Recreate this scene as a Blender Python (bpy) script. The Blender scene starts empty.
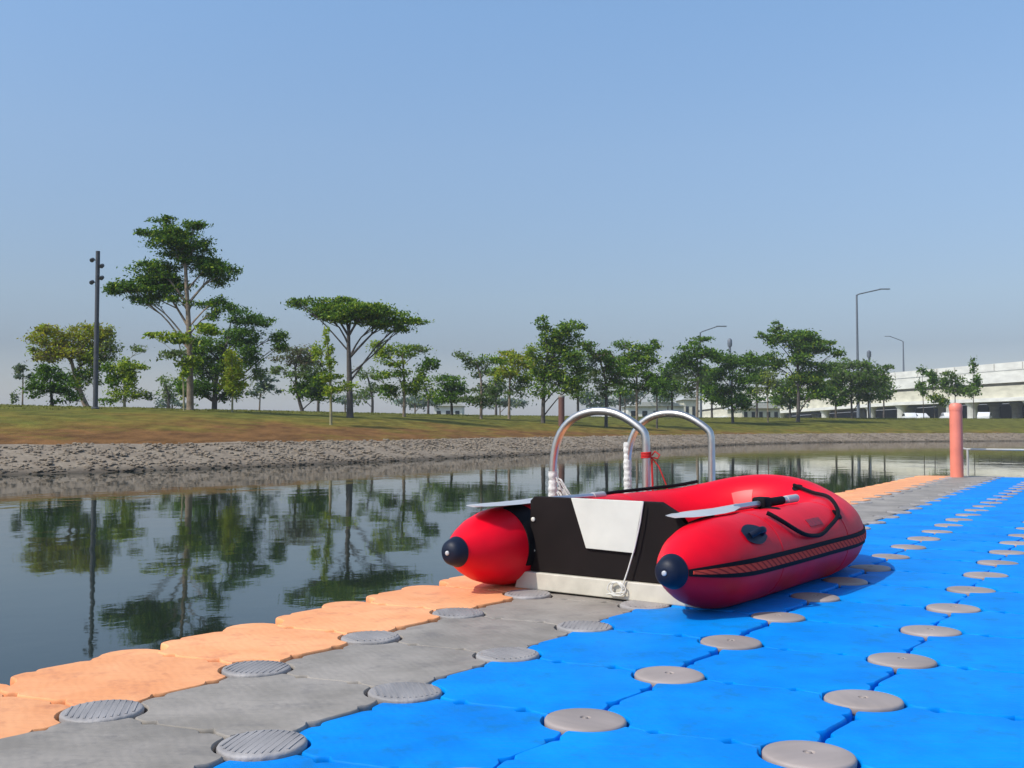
import bpy, bmesh, math, random
import numpy as np
from mathutils import Vector, Matrix, noise as mnoise
R = math.radians
random.seed(7); rng = np.random.default_rng(7)
scn = bpy.context.scene
col = scn.collection
F, PITCH, EYE = 1052.0, 0.042, 0.656; HAZE = 0.0005
WZ = -0.30                                    # water level (dock top is z = 0)

def pt(u, v, Y):                              # world point at distance Y seen at (u, v)
    c, s = math.cos(PITCH), math.sin(PITCH)
    a, b = (u-512)/F, (384-v)/F
    d = Vector((a, c-b*s, s+b*c)); k = Y/d.y
    return Vector((d.x*k, Y, EYE+d.z*k))
def xat(u, Y): return pt(u, 428, Y).x

# ------------------------------------------------------------------ tagging / objects
def tag(o, label=None, cat=None, group=None, kind=None):
    if label: o['label'] = label
    if cat: o['category'] = cat
    if group: o['group'] = group
    if kind: o['kind'] = kind
    return o
def empty(name, loc=(0,0,0), rz=0):
    o = bpy.data.objects.new(name, None); col.objects.link(o)
    o.location = loc; o.rotation_euler = (0,0,rz); o.empty_display_size = .1
    return o
class MB:
    def __init__(s): s.v=[]; s.f=[]; s.m=[]
    def add(s, vs, fs, m=0):
        b=len(s.v); s.v.extend([tuple(x) for x in vs]); s.f.extend([tuple(b+i for i in f) for f in fs]); s.m.extend([m]*len(fs)); return s
    def box(s, c, h, rz=0, m=0, M=None):
        vs=[]
        for z in (-1,1):
            for x,y in ((-1,-1),(1,-1),(1,1),(-1,1)):
                p=Vector((x*h[0],y*h[1],z*h[2])); p.rotate(Matrix.Rotation(rz,3,'Z'))
                if M is not None: p = M @ p
                vs.append(p+Vector(c))
        return s.add(vs,[(3,2,1,0),(4,5,6,7),(0,1,5,4),(1,2,6,5),(2,3,7,6),(3,0,4,7)],m)
    def tube(s, pts, rad, n=10, m=0, caps=True):
        pts=[Vector(p) for p in pts]
        if not hasattr(rad,'__len__'): rad=[rad]*len(pts)
        T=[]
        for i in range(len(pts)):
            a=pts[max(0,i-1)]; b=pts[min(len(pts)-1,i+1)]; T.append((b-a).normalized())
        up=Vector((0,0,1)) if abs(T[0].z)<.9 else Vector((1,0,0))
        N=(up-T[0]*up.dot(T[0])).normalized(); vs=[]
        for i,p in enumerate(pts):
            N=(N-T[i]*N.dot(T[i])).normalized(); B=T[i].cross(N)
            for k in range(n):
                a=2*math.pi*k/n; vs.append(p+(N*math.cos(a)+B*math.sin(a))*rad[i])
        fs=[(i*n+k, i*n+(k+1)%n, (i+1)*n+(k+1)%n, (i+1)*n+k) for i in range(len(pts)-1) for k in range(n)]
        if caps: fs+= [tuple(range(n))[::-1], tuple((len(pts)-1)*n+k for k in range(n))]
        return s.add(vs,fs,m)
    def prism(s, poly, y0, y1, m=0):          # polygon in xz, extruded in y
        n=len(poly); vs=[(p[0],y0,p[1]) for p in poly]+[(p[0],y1,p[1]) for p in poly]
        fs=[tuple(range(n)),tuple(range(n,2*n))[::-1]]+[((i+1)%n,i,n+i,n+(i+1)%n) for i in range(n)]
        return s.add(vs,fs,m)
    def lathe(s, prof, n=32, M=None, m=0):    # profile (r,z)
        vs=[]
        for r,z in prof:
            for k in range(n):
                p=Vector((r*math.cos(2*math.pi*k/n), r*math.sin(2*math.pi*k/n), z)); vs.append(M@p if M is not None else p)
        fs=[(i*n+k,i*n+(k+1)%n,(i+1)*n+(k+1)%n,(i+1)*n+k) for i in range(len(prof)-1) for k in range(n)]
        fs+=[tuple(range(n))[::-1], tuple((len(prof)-1)*n+k for k in range(n))]
        return s.add(vs,fs,m)
    def mesh(s, name, mats, smooth=True, ang=40):
        me=bpy.data.meshes.new(name); me.from_pydata(s.v,[],s.f)
        for m in (mats if isinstance(mats,(list,tuple)) else [mats]): me.materials.append(m)
        me.polygons.foreach_set('material_index', s.m)
        if smooth:
            me.polygons.foreach_set('use_smooth',[True]*len(s.f))
            me.update(); me.set_sharp_from_angle(angle=R(ang))
        me.update(); return me
    def build(s, name, mats, parent=None, smooth=True, ang=40, bevel=0, seg=2, fix=False):
        me=s.mesh(name,mats,smooth,ang)
        if fix or bevel:
            bm=bmesh.new(); bm.from_mesh(me); bmesh.ops.recalc_face_normals(bm,faces=bm.faces)
            if bevel:
                es=[e for e in bm.edges if len(e.link_faces)==2 and e.calc_face_angle(0)>R(35)]
                bmesh.ops.bevel(bm,geom=es,offset=bevel,segments=seg,profile=.5,affect='EDGES')
            bm.to_mesh(me); bm.free()
            if smooth:
                me.polygons.foreach_set('use_smooth',[True]*len(me.polygons)); me.set_sharp_from_angle(angle=R(ang))
        o=bpy.data.objects.new(name,me); col.objects.link(o)
        if parent: o.parent=parent
        return o

# ------------------------------------------------------------------ materials
def nodes(name):
    m=bpy.data.materials.new(name); m.use_nodes=True; nt=m.node_tree
    return m, nt, nt.nodes['Principled BSDF']
def mat(name, c, rough=.6, metal=0, var=.15, vs=6.0, bump=0, bs=60.0, bd=.002, c2=None, spec=.5, obj=0.0, coord='Object', detail=4, stretch=(1,1,1)):
    m,nt,b=nodes(name); N=nt.nodes; L=nt.links
    b.inputs['Roughness'].default_value=rough; b.inputs['Metallic'].default_value=metal
    b.inputs['Specular IOR Level'].default_value=spec
    tc=N.new('ShaderNodeTexCoord'); mp=N.new('ShaderNodeMapping'); mp.inputs['Scale'].default_value=stretch
    L.new(tc.outputs[coord],mp.inputs['Vector'])
    n=N.new('ShaderNodeTexNoise'); n.inputs['Scale'].default_value=vs; n.inputs['Detail'].default_value=detail
    L.new(mp.outputs[0],n.inputs['Vector'])
    rp=N.new('ShaderNodeValToRGB'); rp.color_ramp.elements[0].position=.3; rp.color_ramp.elements[1].position=.7
    lo=c2 if c2 else tuple(max(0,x*(1-var)) for x in c); hi=c if c2 else tuple(min(1,x*(1+var*.6)) for x in c)
    rp.color_ramp.elements[0].color=(*lo,1); rp.color_ramp.elements[1].color=(*hi,1)
    L.new(n.outputs['Fac'],rp.inputs[0]); out=rp.outputs[0]
    if obj:
        oi=N.new('ShaderNodeObjectInfo'); hs=N.new('ShaderNodeHueSaturation'); ma=N.new('ShaderNodeMapRange')
        ma.inputs['To Min'].default_value=1-obj; ma.inputs['To Max'].default_value=1+obj
        L.new(oi.outputs['Random'],ma.inputs[0]); L.new(ma.outputs[0],hs.inputs['Value']); L.new(out,hs.inputs['Color']); out=hs.outputs[0]
    L.new(out,b.inputs['Base Color'])
    if bump:
        n2=N.new('ShaderNodeTexNoise'); n2.inputs['Scale'].default_value=bs; n2.inputs['Detail'].default_value=3
        L.new(mp.outputs[0],n2.inputs['Vector'])
        bp=N.new('ShaderNodeBump'); bp.inputs['Strength'].default_value=bump; bp.inputs['Distance'].default_value=bd
        L.new(n2.outputs['Fac'],bp.inputs['Height']); L.new(bp.outputs[0],b.inputs['Normal'])
    return m

def float_mat(name, c, lo, stain, rough=.55):
    """dock plastic: wavy anti-slip ribs (bump), faint scuffs and grime spots"""
    m,nt,b=nodes(name); N=nt.nodes; L=nt.links
    b.inputs['Roughness'].default_value=rough; b.inputs['Specular IOR Level'].default_value=.08
    tc=N.new('ShaderNodeTexCoord'); oi=N.new('ShaderNodeObjectInfo')
    ad=N.new('ShaderNodeVectorMath'); ad.operation='ADD'
    geo=N.new('ShaderNodeNewGeometry')
    L.new(geo.outputs['Position'],ad.inputs[0]); 
    n=N.new('ShaderNodeTexNoise'); n.inputs['Scale'].default_value=3.5; n.inputs['Detail'].default_value=6; n.inputs['Roughness'].default_value=.65
    L.new(ad.outputs[0],n.inputs['Vector'])
    rp=N.new('ShaderNodeValToRGB'); e=rp.color_ramp.elements; e[0].position=.38; e[1].position=.60; e[0].color=(*lo,1); e[1].color=(*c,1)
    L.new(n.outputs['Fac'],rp.inputs[0])
    n3=N.new('ShaderNodeTexNoise'); n3.inputs['Scale'].default_value=9; n3.inputs['Detail'].default_value=5; n3.inputs['Roughness'].default_value=.7
    L.new(ad.outputs[0],n3.inputs['Vector'])
    r3=N.new('ShaderNodeValToRGB'); e=r3.color_ramp.elements; e[0].position=.53; e[1].position=.66; e[0].color=(0,0,0,1); e[1].color=(.5,.5,.5,1)
    L.new(n3.outputs['Fac'],r3.inputs[0])
    mx=N.new('ShaderNodeMix'); mx.data_type='RGBA'; L.new(r3.outputs[0],mx.inputs['Factor']); L.new(rp.outputs[0],mx.inputs['A']); mx.inputs['B'].default_value=(*stain,1)
    hs=N.new('ShaderNodeHueSaturation'); ma=N.new('ShaderNodeMapRange'); ma.inputs['To Min'].default_value=.93; ma.inputs['To Max'].default_value=1.05
    L.new(oi.outputs['Random'],ma.inputs[0]); L.new(ma.outputs[0],hs.inputs['Value']); L.new(mx.outputs['Result'],hs.inputs['Color'])
    L.new(hs.outputs[0],b.inputs['Base Color'])
    w=N.new('ShaderNodeTexWave'); w.wave_type='BANDS'; w.bands_direction='Y'
    w.inputs['Scale'].default_value=13; w.inputs['Distortion'].default_value=10; w.inputs['Detail'].default_value=2; w.inputs['Detail Scale'].default_value=.5
    mw=N.new('ShaderNodeMapping'); mw.inputs['Rotation'].default_value=(0,0,.55); L.new(tc.outputs['Object'],mw.inputs[0]); L.new(mw.outputs[0],w.inputs['Vector'])
    n2=N.new('ShaderNodeTexNoise'); n2.inputs['Scale'].default_value=70; L.new(tc.outputs['Object'],n2.inputs['Vector'])
    su=N.new('ShaderNodeMath'); su.operation='MULTIPLY_ADD'; su.inputs[1].default_value=.35
    m5=N.new('ShaderNodeMapping'); m5.inputs['Rotation'].default_value=(0,0,-.5); L.new(tc.outputs['Object'],m5.inputs[0])
    m6=N.new('ShaderNodeMapping'); m6.inputs['Scale'].default_value=(5,62,5); L.new(m5.outputs[0],m6.inputs[0])
    n5=N.new('ShaderNodeTexNoise'); n5.inputs['Scale'].default_value=1; n5.inputs['Detail'].default_value=2; L.new(m6.outputs[0],n5.inputs[0])
    s5=N.new('ShaderNodeMath'); s5.operation='MULTIPLY_ADD'; s5.inputs[1].default_value=.13; L.new(w.outputs['Fac'],s5.inputs[0]); L.new(n5.outputs['Fac'],s5.inputs[2])
    su.inputs[1].default_value=.22; L.new(n2.outputs['Fac'],su.inputs[0]); L.new(s5.outputs[0],su.inputs[2])
    bp=N.new('ShaderNodeBump'); bp.inputs['Strength'].default_value=.45; bp.inputs['Distance'].default_value=.0042
    L.new(su.outputs[0],bp.inputs['Height']); L.new(bp.outputs[0],b.inputs['Normal'])
    return m

M={}
M['blue']=float_mat('blue_plastic',(.0,.27,.82),(.0,.21,.69),(.01,.17,.40))
M['grey']=float_mat('grey_plastic',(.345,.31,.272),(.255,.23,.20),(.19,.175,.165))
M['peach']=float_mat('peach_plastic',(.90,.42,.20),(.82,.35,.155),(.55,.22,.12))
M['pin']=mat('taupe_plastic',(.37,.31,.28),.6,var=.28,vs=7,bump=.6,bs=30,bd=.003,obj=.08,stretch=(1,.25,1))
M['pin2']=mat('grey_pin_plastic',(.32,.30,.29),.6,var=.32,vs=12,bump=.9,bs=34,bd=.006,obj=.1,stretch=(1,.2,1))
M['red']=mat('red_pvc',(.80,.0,.016),.46,var=.16,vs=5,bump=.25,bs=5,bd=.012,spec=.22)
M['navy']=mat('navy_rubber',(.004,.009,.026),.5,bump=.1,spec=.3)
M['black']=mat('black_board',(.010,.0065,.006),.75,var=.3,spec=.2)
M['rubber']=mat('black_rubber',(.007,.007,.009),.7,spec=.12)
M['cream']=mat('cream_paint',(.60,.56,.46),.5,var=.14,vs=14,bump=.2)
M['white']=mat('white_ribbed_plastic',(.66,.65,.57),.5,var=.10,vs=7,bump=.2,bs=30,bd=.003)
M['alu']=mat('grey_paddle_plastic',(.50,.50,.50),.35,var=.1)
M['shaft']=mat('aluminium_shaft',(.55,.56,.60),.3,metal=.8,var=.08)
M['steel']=mat('stainless_steel',(.68,.63,.57),.33,metal=1,var=.1,vs=20)
M['tape']=mat('white_tape',(.72,.70,.66),.8,var=.18,vs=30,bump=.8,bs=40,bd=.01)
M['redrope']=mat('red_string',(.55,.02,.02),.8)
M['whiterope']=mat('white_rope',(.72,.70,.63),.85,bump=.6,bs=90,bd=.003)
M['pinklabel']=mat('faded_label',(.80,.09,.085),.5,var=.1)
M['logo']=mat('worn_print',(.18,.01,.02),.5,c2=(.42,.005,.02),vs=55)
M['post']=mat('salmon_plastic',(.80,.235,.16),.5,var=.15,vs=4,bump=.3)
M['rail']=mat('white_rail_paint',(.48,.48,.44),.45)
M['pole']=mat('dark_grey_pole',(.06,.065,.075),.5,var=.2)
M['lamp']=mat('grey_lamp_metal',(.13,.15,.18),.5,var=.15)
M['rust']=mat('brown_post_paint',(.16,.07,.055),.7)
M['conc']=mat('pale_concrete',(.72,.71,.66),.85,var=.16,vs=.5,detail=8,stretch=(1,1,3))
M['conc2']=mat('cream_concrete',(.62,.59,.47),.85,var=.2,vs=.5,detail=8,stretch=(1,1,3))
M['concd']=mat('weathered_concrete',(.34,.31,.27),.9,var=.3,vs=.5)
M['dark']=mat('underdeck_shade',(.03,.03,.035),.9)  # near-black colour standing in for the shade under the bridge deck
M['glass']=mat('dark_glass',(.02,.025,.03),.1)
M['vanw']=mat('white_vehicle_paint',(.75,.75,.75),.3,var=.03)
M['tyre']=mat('tyre_rubber',(.02,.02,.02),.8)
M['bark']=mat('pale_bark',(.26,.20,.145),.9,var=.35,vs=4,bump=.8,bs=14,bd=.03)
M['barkd']=mat('dark_bark',(.10,.085,.075),.9,var=.35,vs=4,bump=.8,bs=14,bd=.03)
M['barky']=mat('young_bark',(.30,.27,.15),.9,var=.3,vs=4)

# stripe material (dashes along the strake, from UV)
m,nt,b=nodes('strake_print'); N=nt.nodes; L=nt.links; b.inputs['Roughness'].default_value=.8; b.inputs['Specular IOR Level'].default_value=.08
uv=N.new('ShaderNodeUVMap'); sp=N.new('ShaderNodeSeparateXYZ'); L.new(uv.outputs[0],sp.inputs[0])
a1=N.new('ShaderNodeMath'); a1.operation='MULTIPLY_ADD'; a1.inputs[1].default_value=24; L.new(sp.outputs[0],a1.inputs[0])
a0=N.new('ShaderNodeMath'); a0.operation='MULTIPLY'; a0.inputs[1].default_value=1.2; L.new(sp.outputs[1],a0.inputs[0]); L.new(a0.outputs[0],a1.inputs[2])
a2=N.new('ShaderNodeMath'); a2.operation='FRACT'; L.new(a1.outputs[0],a2.inputs[0])
a3=N.new('ShaderNodeValToRGB'); a3.color_ramp.interpolation='LINEAR'; e=a3.color_ramp.elements
e[0].position=.60; e[0].color=(.75,.07,.04,1); e[1].position=.80; e[1].color=(.36,.025,.02,1)
L.new(a2.outputs[0],a3.inputs[0]); L.new(a3.outputs[0],b.inputs['Base Color']); M['strake']=m

def leaf_mat(name,c,var=.35):
    m=bpy.data.materials.new(name); m.use_nodes=True; nt=m.node_tree; N=nt.nodes; L=nt.links
    N.remove(N['Principled BSDF']); out=N['Material Output']
    geo=N.new('ShaderNodeNewGeometry'); mr=N.new('ShaderNodeMapRange'); mr.inputs['To Min'].default_value=1-var; mr.inputs['To Max'].default_value=1+var
    L.new(geo.outputs['Random Per Island'],mr.inputs[0])
    hs=N.new('ShaderNodeHueSaturation'); hs.inputs['Color'].default_value=(*c,1); L.new(mr.outputs[0],hs.inputs['Value'])
    d=N.new('ShaderNodeBsdfDiffuse'); t=N.new('ShaderNodeBsdfTranslucent'); g=N.new('ShaderNodeBsdfGlossy'); g.inputs['Roughness'].default_value=.45
    L.new(hs.outputs[0],d.inputs[0]); L.new(hs.outputs[0],t.inputs[0]); g.inputs[0].default_value=(.5,.5,.5,1)
    x=N.new('ShaderNodeMixShader'); x.inputs[0].default_value=.42; L.new(d.outputs[0],x.inputs[1]); L.new(t.outputs[0],x.inputs[2])
    y=N.new('ShaderNodeMixShader'); y.inputs[0].default_value=.015; L.new(x.outputs[0],y.inputs[1]); L.new(g.outputs[0],y.inputs[2])
    L.new(y.outputs[0],out.inputs[0]); return m
LF={'dark':leaf_mat('leaf_dark',(.055,.128,.014)),'mid':leaf_mat('leaf_mid',(.13,.235,.020)),'light':leaf_mat('leaf_light',(.32,.40,.032)),
    'yellow':leaf_mat('leaf_yellow',(.33,.31,.018)),'dull':leaf_mat('leaf_dull',(.17,.22,.085)),'brown':leaf_mat('leaf_brown',(.15,.13,.07)),
    'far':leaf_mat('leaf_hazed',(.16,.22,.18))}  # far leaves have the haze mixed into their grey-green colour

# ------------------------------------------------------------------ terrain
SH0=[(-260,-150),(-120,-62),(-60,-14),(-30,7),(-17,16.6),(-10.4,21.6),(-6.3,26.2),(-.4,36),(10,55.5),(16,65),(24,72.5),(38,78.5),(60,84),(110,92),(240,104)]
def catmull(P,step):
    P=[np.array(p,float) for p in P]; out=[]
    for i in range(len(P)-1):
        p0=P[max(0,i-1)]; p1=P[i]; p2=P[i+1]; p3=P[min(len(P)-1,i+2)]
        n=max(2,int(np.linalg.norm(p2-p1)/step))
        for k in range(n):
            t=k/n; out.append(.5*((2*p1)+(-p0+p2)*t+(2*p0-5*p1+4*p2-p3)*t*t+(-p0+3*p1-3*p2+p3)*t**3))
    out.append(P[-1]); return np.array(out)
SH=catmull(SH0,.8)
TA=np.gradient(SH,axis=0); TA/=np.linalg.norm(TA,axis=1)[:,None]
NR=np.stack([-TA[:,1],TA[:,0]],1)             # towards the land
PD=[(-30,-2.6),(-6,-1.6),(-2,-.8),(-.5,-.42),(0,-.30),(.5,-.14),(1.2,.06),(1.9,.24),(2.6,.33),(6,.62),(10,1.02),(14,1.30),(18,1.52),(22,1.62),(30,1.64),(4000,1.64)]
def hd(d): return float(np.interp(d,[p[0] for p in PD],[p[1] for p in PD]))
def hgt(x,y):
    D=SH-np.array([x,y]); q=(D**2).sum(1); i=int(q.argmin()); s=1 if np.dot(-D[i],NR[i])>0 else -1
    d=s*math.sqrt(q[i]); return hd(d)+(.05*mnoise.noise((x*.15,y*.15,0)) if d>2.2 else 0)
offs=[-30,-12,-6,-3,-1.5,-.8,-.4,-.15,0,.15,.3,.5,.7,.9,1.1,1.3,1.5,1.7,1.9,2.2,2.6,3.1,3.8,4.6,5.5,6.5,7.6,8.8,10,11.5,13,14.5,16,18,20,22,25,30,38]
V=[];Fc=[];Mi=[]
idx=list(range(len(SH)))
for i in idx:
    x0,y0=SH[i]
    for d in offs:
        x=x0+NR[i][0]*d; y=y0+NR[i][1]*d
        if d<-3: x=x0+NR[i][0]*d*.3; y=y0+NR[i][1]*d*.3
        z=hd(d)
        if -.2<d<2.3: z+=.05*mnoise.noise((x*1.6,y*1.6,0))+.03*mnoise.noise((x*5,y*5,3))
        elif d>=2.3: z+=.05*mnoise.noise((x*.15,y*.15,0))+.03*mnoise.noise((x*.9,y*.9,5))
        V.append((x,y,z))
    xe,ye=x0+NR[i][0]*38,y0+NR[i][1]*38
    dv=np.array([xe+10,ye+60.]); dv/=np.linalg.norm(dv)
    for k in (40,120,300,650): V.append((xe+dv[0]*k,ye+dv[1]*k,1.62))
W=len(offs)+4
for i in range(len(SH)-1):
    for j in range(W-1):
        Fc.append((i*W+j,(i+1)*W+j,(i+1)*W+j+1,i*W+j+1))
        dd=offs[j] if j<len(offs) else 99
        Mi.append(1 if dd<2.1 else 0)
tb=MB(); tb.v=V; tb.f=Fc; tb.m=Mi
# grass material: green crest, dry brown-red lower slope (by height), patchy
m,nt,b=nodes('bank_grass'); N=nt.nodes; L=nt.links; b.inputs['Roughness'].default_value=.95; b.inputs['Specular IOR Level'].default_value=.1
geo=N.new('ShaderNodeNewGeometry'); sx=N.new('ShaderNodeSeparateXYZ'); L.new(geo.outputs['Position'],sx.inputs[0])
def nz(scale,det=5,st=(1,1,1)):
    mp=N.new('ShaderNodeMapping'); mp.inputs['Scale'].default_value=st; L.new(geo.outputs['Position'],mp.inputs[0])
    n=N.new('ShaderNodeTexNoise'); n.inputs['Scale'].default_value=scale; n.inputs['Detail'].default_value=det; n.inputs['Roughness'].default_value=.65; L.new(mp.outputs[0],n.inputs[0]); return n.outputs['Fac']
big=nz(.12); med=nz(.5,7); fin=nz(7,4)
ma=N.new('ShaderNodeMapRange'); ma.inputs['From Min'].default_value=.45; ma.inputs['From Max'].default_value=1.5; L.new(sx.outputs[2],ma.inputs[0])
s1=N.new('ShaderNodeMath'); s1.operation='MULTIPLY_ADD'; s1.inputs[1].default_value=1.3; s1.inputs[2].default_value=-.65; L.new(big,s1.inputs[0])
s2=N.new('ShaderNodeMath'); s2.operation='ADD'; L.new(ma.outputs[0],s2.inputs[0]); L.new(s1.outputs[0],s2.inputs[1])
s3=N.new('ShaderNodeMath'); s3.operation='MULTIPLY_ADD'; s3.inputs[1].default_value=1.7; L.new(med,s3.inputs[0]); L.new(s2.outputs[0],s3.inputs[2])
s5=N.new('ShaderNodeMath'); s5.operation='MULTIPLY_ADD'; s5.inputs[1].default_value=.0115; L.new(sx.outputs[1],s5.inputs[0]); L.new(s3.outputs[0],s5.inputs[2])
s4=N.new('ShaderNodeMath'); s4.operation='ADD'; s4.inputs[1].default_value=-1.02; L.new(s5.outputs[0],s4.inputs[0])
rp=N.new('ShaderNodeValToRGB'); e=rp.color_ramp.elements
e[0].position=.3; e[0].color=(.165,.082,.028,1); e[1].position=1; e[1].color=(.112,.112,.020,1)
q=e.new(.5); q.color=(.165,.108,.024,1); q=e.new(.75); q.color=(.155,.128,.024,1)
L.new(s4.outputs[0],rp.inputs[0])
hs=N.new('ShaderNodeHueSaturation'); mr=N.new('ShaderNodeMapRange'); mr.inputs['From Min'].default_value=.35; mr.inputs['From Max'].default_value=.65; mr.inputs['To Min'].default_value=.62; mr.inputs['To Max'].default_value=1.4
fin2=nz(1.7,7,(1,.45,1))
L.new(fin2,mr.inputs[0]); L.new(mr.outputs[0],hs.inputs['Value']); L.new(rp.outputs[0],hs.inputs['Color']); L.new(hs.outputs[0],b.inputs['Base Color'])
bp=N.new('ShaderNodeBump'); bp.inputs['Strength'].default_value=.8; bp.inputs['Distance'].default_value=.06; L.new(fin,bp.inputs['Height']); L.new(bp.outputs[0],b.inputs['Normal'])
M['grass']=m
# stony revetment: wet dark foot
m,nt,b=nodes('stone_bank'); N=nt.nodes; L=nt.links; b.inputs['Roughness'].default_value=.9; b.inputs['Specular IOR Level'].default_value=.2
geo=N.new('ShaderNodeNewGeometry'); sx=N.new('ShaderNodeSeparateXYZ'); L.new(geo.outputs['Position'],sx.inputs[0])
big=nz(2.2,6); fin=nz(11,5)
rp=N.new('ShaderNodeValToRGB'); e=rp.color_ramp.elements; e[0].position=.3; e[0].color=(.215,.17,.125,1); e[1].position=.68; e[1].color=(.31,.255,.19,1); L.new(big,rp.inputs[0])
mr=N.new('ShaderNodeMapRange'); mr.inputs['From Min'].default_value=-.28; mr.inputs['From Max'].default_value=-.17; mr.inputs['To Min'].default_value=.40; mr.inputs['To Max'].default_value=1.0; L.new(sx.outputs[2],mr.inputs[0])
m2=N.new('ShaderNodeMapRange'); m2.inputs['From Min'].default_value=.3; m2.inputs['From Max'].default_value=.7; m2.inputs['To Min'].default_value=.8; m2.inputs['To Max'].default_value=1.15; L.new(fin,m2.inputs[0])
mm=N.new('ShaderNodeMath'); mm.operation='MULTIPLY'; L.new(mr.outputs[0],mm.inputs[0]); L.new(m2.outputs[0],mm.inputs[1])
hs=N.new('ShaderNodeHueSaturation'); L.new(mm.outputs[0],hs.inputs['Value']); L.new(rp.outputs[0],hs.inputs['Color']); L.new(hs.outputs[0],b.inputs['Base Color'])
bp=N.new('ShaderNodeBump'); bp.inputs['Strength'].default_value=.35; bp.inputs['Distance'].default_value=.03; L.new(fin,bp.inputs['Height']); L.new(bp.outputs[0],b.inputs['Normal'])
M['stone']=m
o=tb.build('ground',[M['grass'],M['stone']],smooth=True,ang=80); tag(o,kind='structure')
bed=MB().add([(-900,-900,-2.75),(900,-900,-2.75),(900,900,-2.75),(-900,900,-2.75)],[(0,1,2,3)]).build('lake_bed',M['stone'],smooth=False); tag(bed,kind='structure')

# stones on the revetment
sb=MB()
ico=bmesh.new(); bmesh.ops.create_icosphere(ico,subdivisions=1,radius=1); iv=np.array([v.co[:] for v in ico.verts]); ifc=[tuple(v.index for v in f.verts) for f in ico.faces]; ico.free()
vis=[i for i in idx if -30<SH[i][0]<70 and SH[i][1]>5]
for _ in range(24000):
    i=random.choice(vis); t=random.random(); j=min(i+1,len(SH)-1)
    base=SH[i]*(1-t)+SH[j]*t; d=random.uniform(.0,2.15)
    x,y=base+NR[i]*d; s=random.uniform(.03,.065)
    rr=iv*(np.array([s*random.uniform(.8,1.4),s*random.uniform(.8,1.4),s*random.uniform(.4,.6)])*rng.uniform(.8,1.15,(len(iv),1)))
    a=random.uniform(0,6.3); c,sn=math.cos(a),math.sin(a); rr=rr@np.array([[c,sn,0],[-sn,c,0],[0,0,1]])
    sb.add(rr+np.array([x,y,hd(d)+.05*mnoise.noise((x*1.6,y*1.6,0))+.03*mnoise.noise((x*5,y*5,3))+.004]),ifc)
tag(sb.build('stones',M['stone'],smooth=False),kind='stuff',label='grey riprap stones lining the far water edge')
# grass tufts
gm=[leaf_mat('blade_green',(.14,.16,.025)),leaf_mat('blade_dry',(.25,.17,.055)),leaf_mat('blade_red',(.21,.11,.05))]
gb=MB()
for _ in range(9000):
    i=random.choice(vis); base=SH[i]; d=random.uniform(15,27)
    x,y=base+NR[i]*d+rng.uniform(-.4,.4,2); z=hd(d)+.05*mnoise.noise((x*.15,y*.15,0))
    g=mnoise.noise((x*.2,y*.2,2))+ (d-12)*.06
    mi=0 if (d-7)*.12+g*.5+random.uniform(-.4,.4)>0 else (1 if d>5 or random.random()<.6 else 2)
    for k in range(3):
        a=random.uniform(0,6.3); w=.025; h=random.uniform(.02,.06); dx,dy=math.cos(a)*w,math.sin(a)*w; lx,ly=rng.uniform(-.06,.06,2)
        gb.add([(x-dx,y-dy,z-.01),(x+dx,y+dy,z-.01),(x+lx,y+ly,z+h)],[(0,1,2)],mi)
tag(gb.build('grass',gm,smooth=False),kind='stuff',label='short patchy grass on the far bank')

# water
m,nt,b=nodes('lake_water'); N=nt.nodes; L=nt.links
b.inputs['Base Color'].default_value=(.014,.022,.016,1); b.inputs['Roughness'].default_value=.03; b.inputs['IOR'].default_value=1.33
geo=N.new('ShaderNodeNewGeometry')
n1=nz(1.1,2,(1,.7,1)); n2=nz(6,2,(1,.8,1)); n3=nz(.25,2)
k1=N.new('ShaderNodeMath'); k1.operation='MULTIPLY_ADD'; k1.inputs[1].default_value=.16; L.new(n2,k1.inputs[0]); L.new(n1,k1.inputs[2])
k2=N.new('ShaderNodeMath'); k2.operation='MULTIPLY'; L.new(k1.outputs[0],k2.inputs[0]); L.new(n3,k2.inputs[1])
bp=N.new('ShaderNodeBump'); bp.inputs['Strength'].default_value=1; bp.inputs['Distance'].default_value=.007; L.new(k2.outputs[0],bp.inputs['Height']); L.new(bp.outputs[0],b.inputs['Normal'])
M['water']=m
w=MB().add([(-500,-500,WZ),(500,-500,WZ),(500,130,WZ),(-500,130,WZ)],[(0,1,2,3)]).build('lake_water',M['water'],smooth=False); tag(w,kind='structure')

# ------------------------------------------------------------------ floating dock
A=.531; d1=Vector((math.sin(A),math.cos(A),0)); d2=Vector((math.cos(A),-math.sin(A),0)); O0=Vector((-.266,2.648,0))
def outline():
    a=.2490; P=[]
    def dip(t): return .0012+.016*math.exp(-((abs(t)-.082)/.013)**2)+.004*max(0,(abs(t)-.138)/.012)**2
    for side in range(4):
        sg=1 if side in (0,1) else -1
        ts=np.linspace(-.15,.15,31)
        for t in ts:
            off=a-dip(t)+.007*math.sin(2*math.pi*t/.3)*sg*(1 if side in(0,1) else 1)*(1 if side%2==0 else 1)
            tt=t if side in(0,1) else -t
            # side0:+x, side1:+y, side2:-x, side3:-y  (counter-clockwise)
            off=a-dip(t)+(.009*math.sin(2*math.pi*(t if side in (0,3) else -t)/.3)*(1 if side in (0,1) else -1))
            if side==0: P.append((off,t))
            if side==1: P.append((-t,off))
            if side==2: P.append((-off,-t))
            if side==3: P.append((t,-off))
        cx,cy=[(.25,.25),(-.25,.25),(-.25,-.25),(.25,-.25)][side]
        a0=[-90,0,90,180][side]
        for k in range(1,8):
            an=R(a0-k*90/8); P.append((cx+.0985*math.cos(an),cy+.0985*math.sin(an)))
    return P
OUT=outline()
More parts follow.
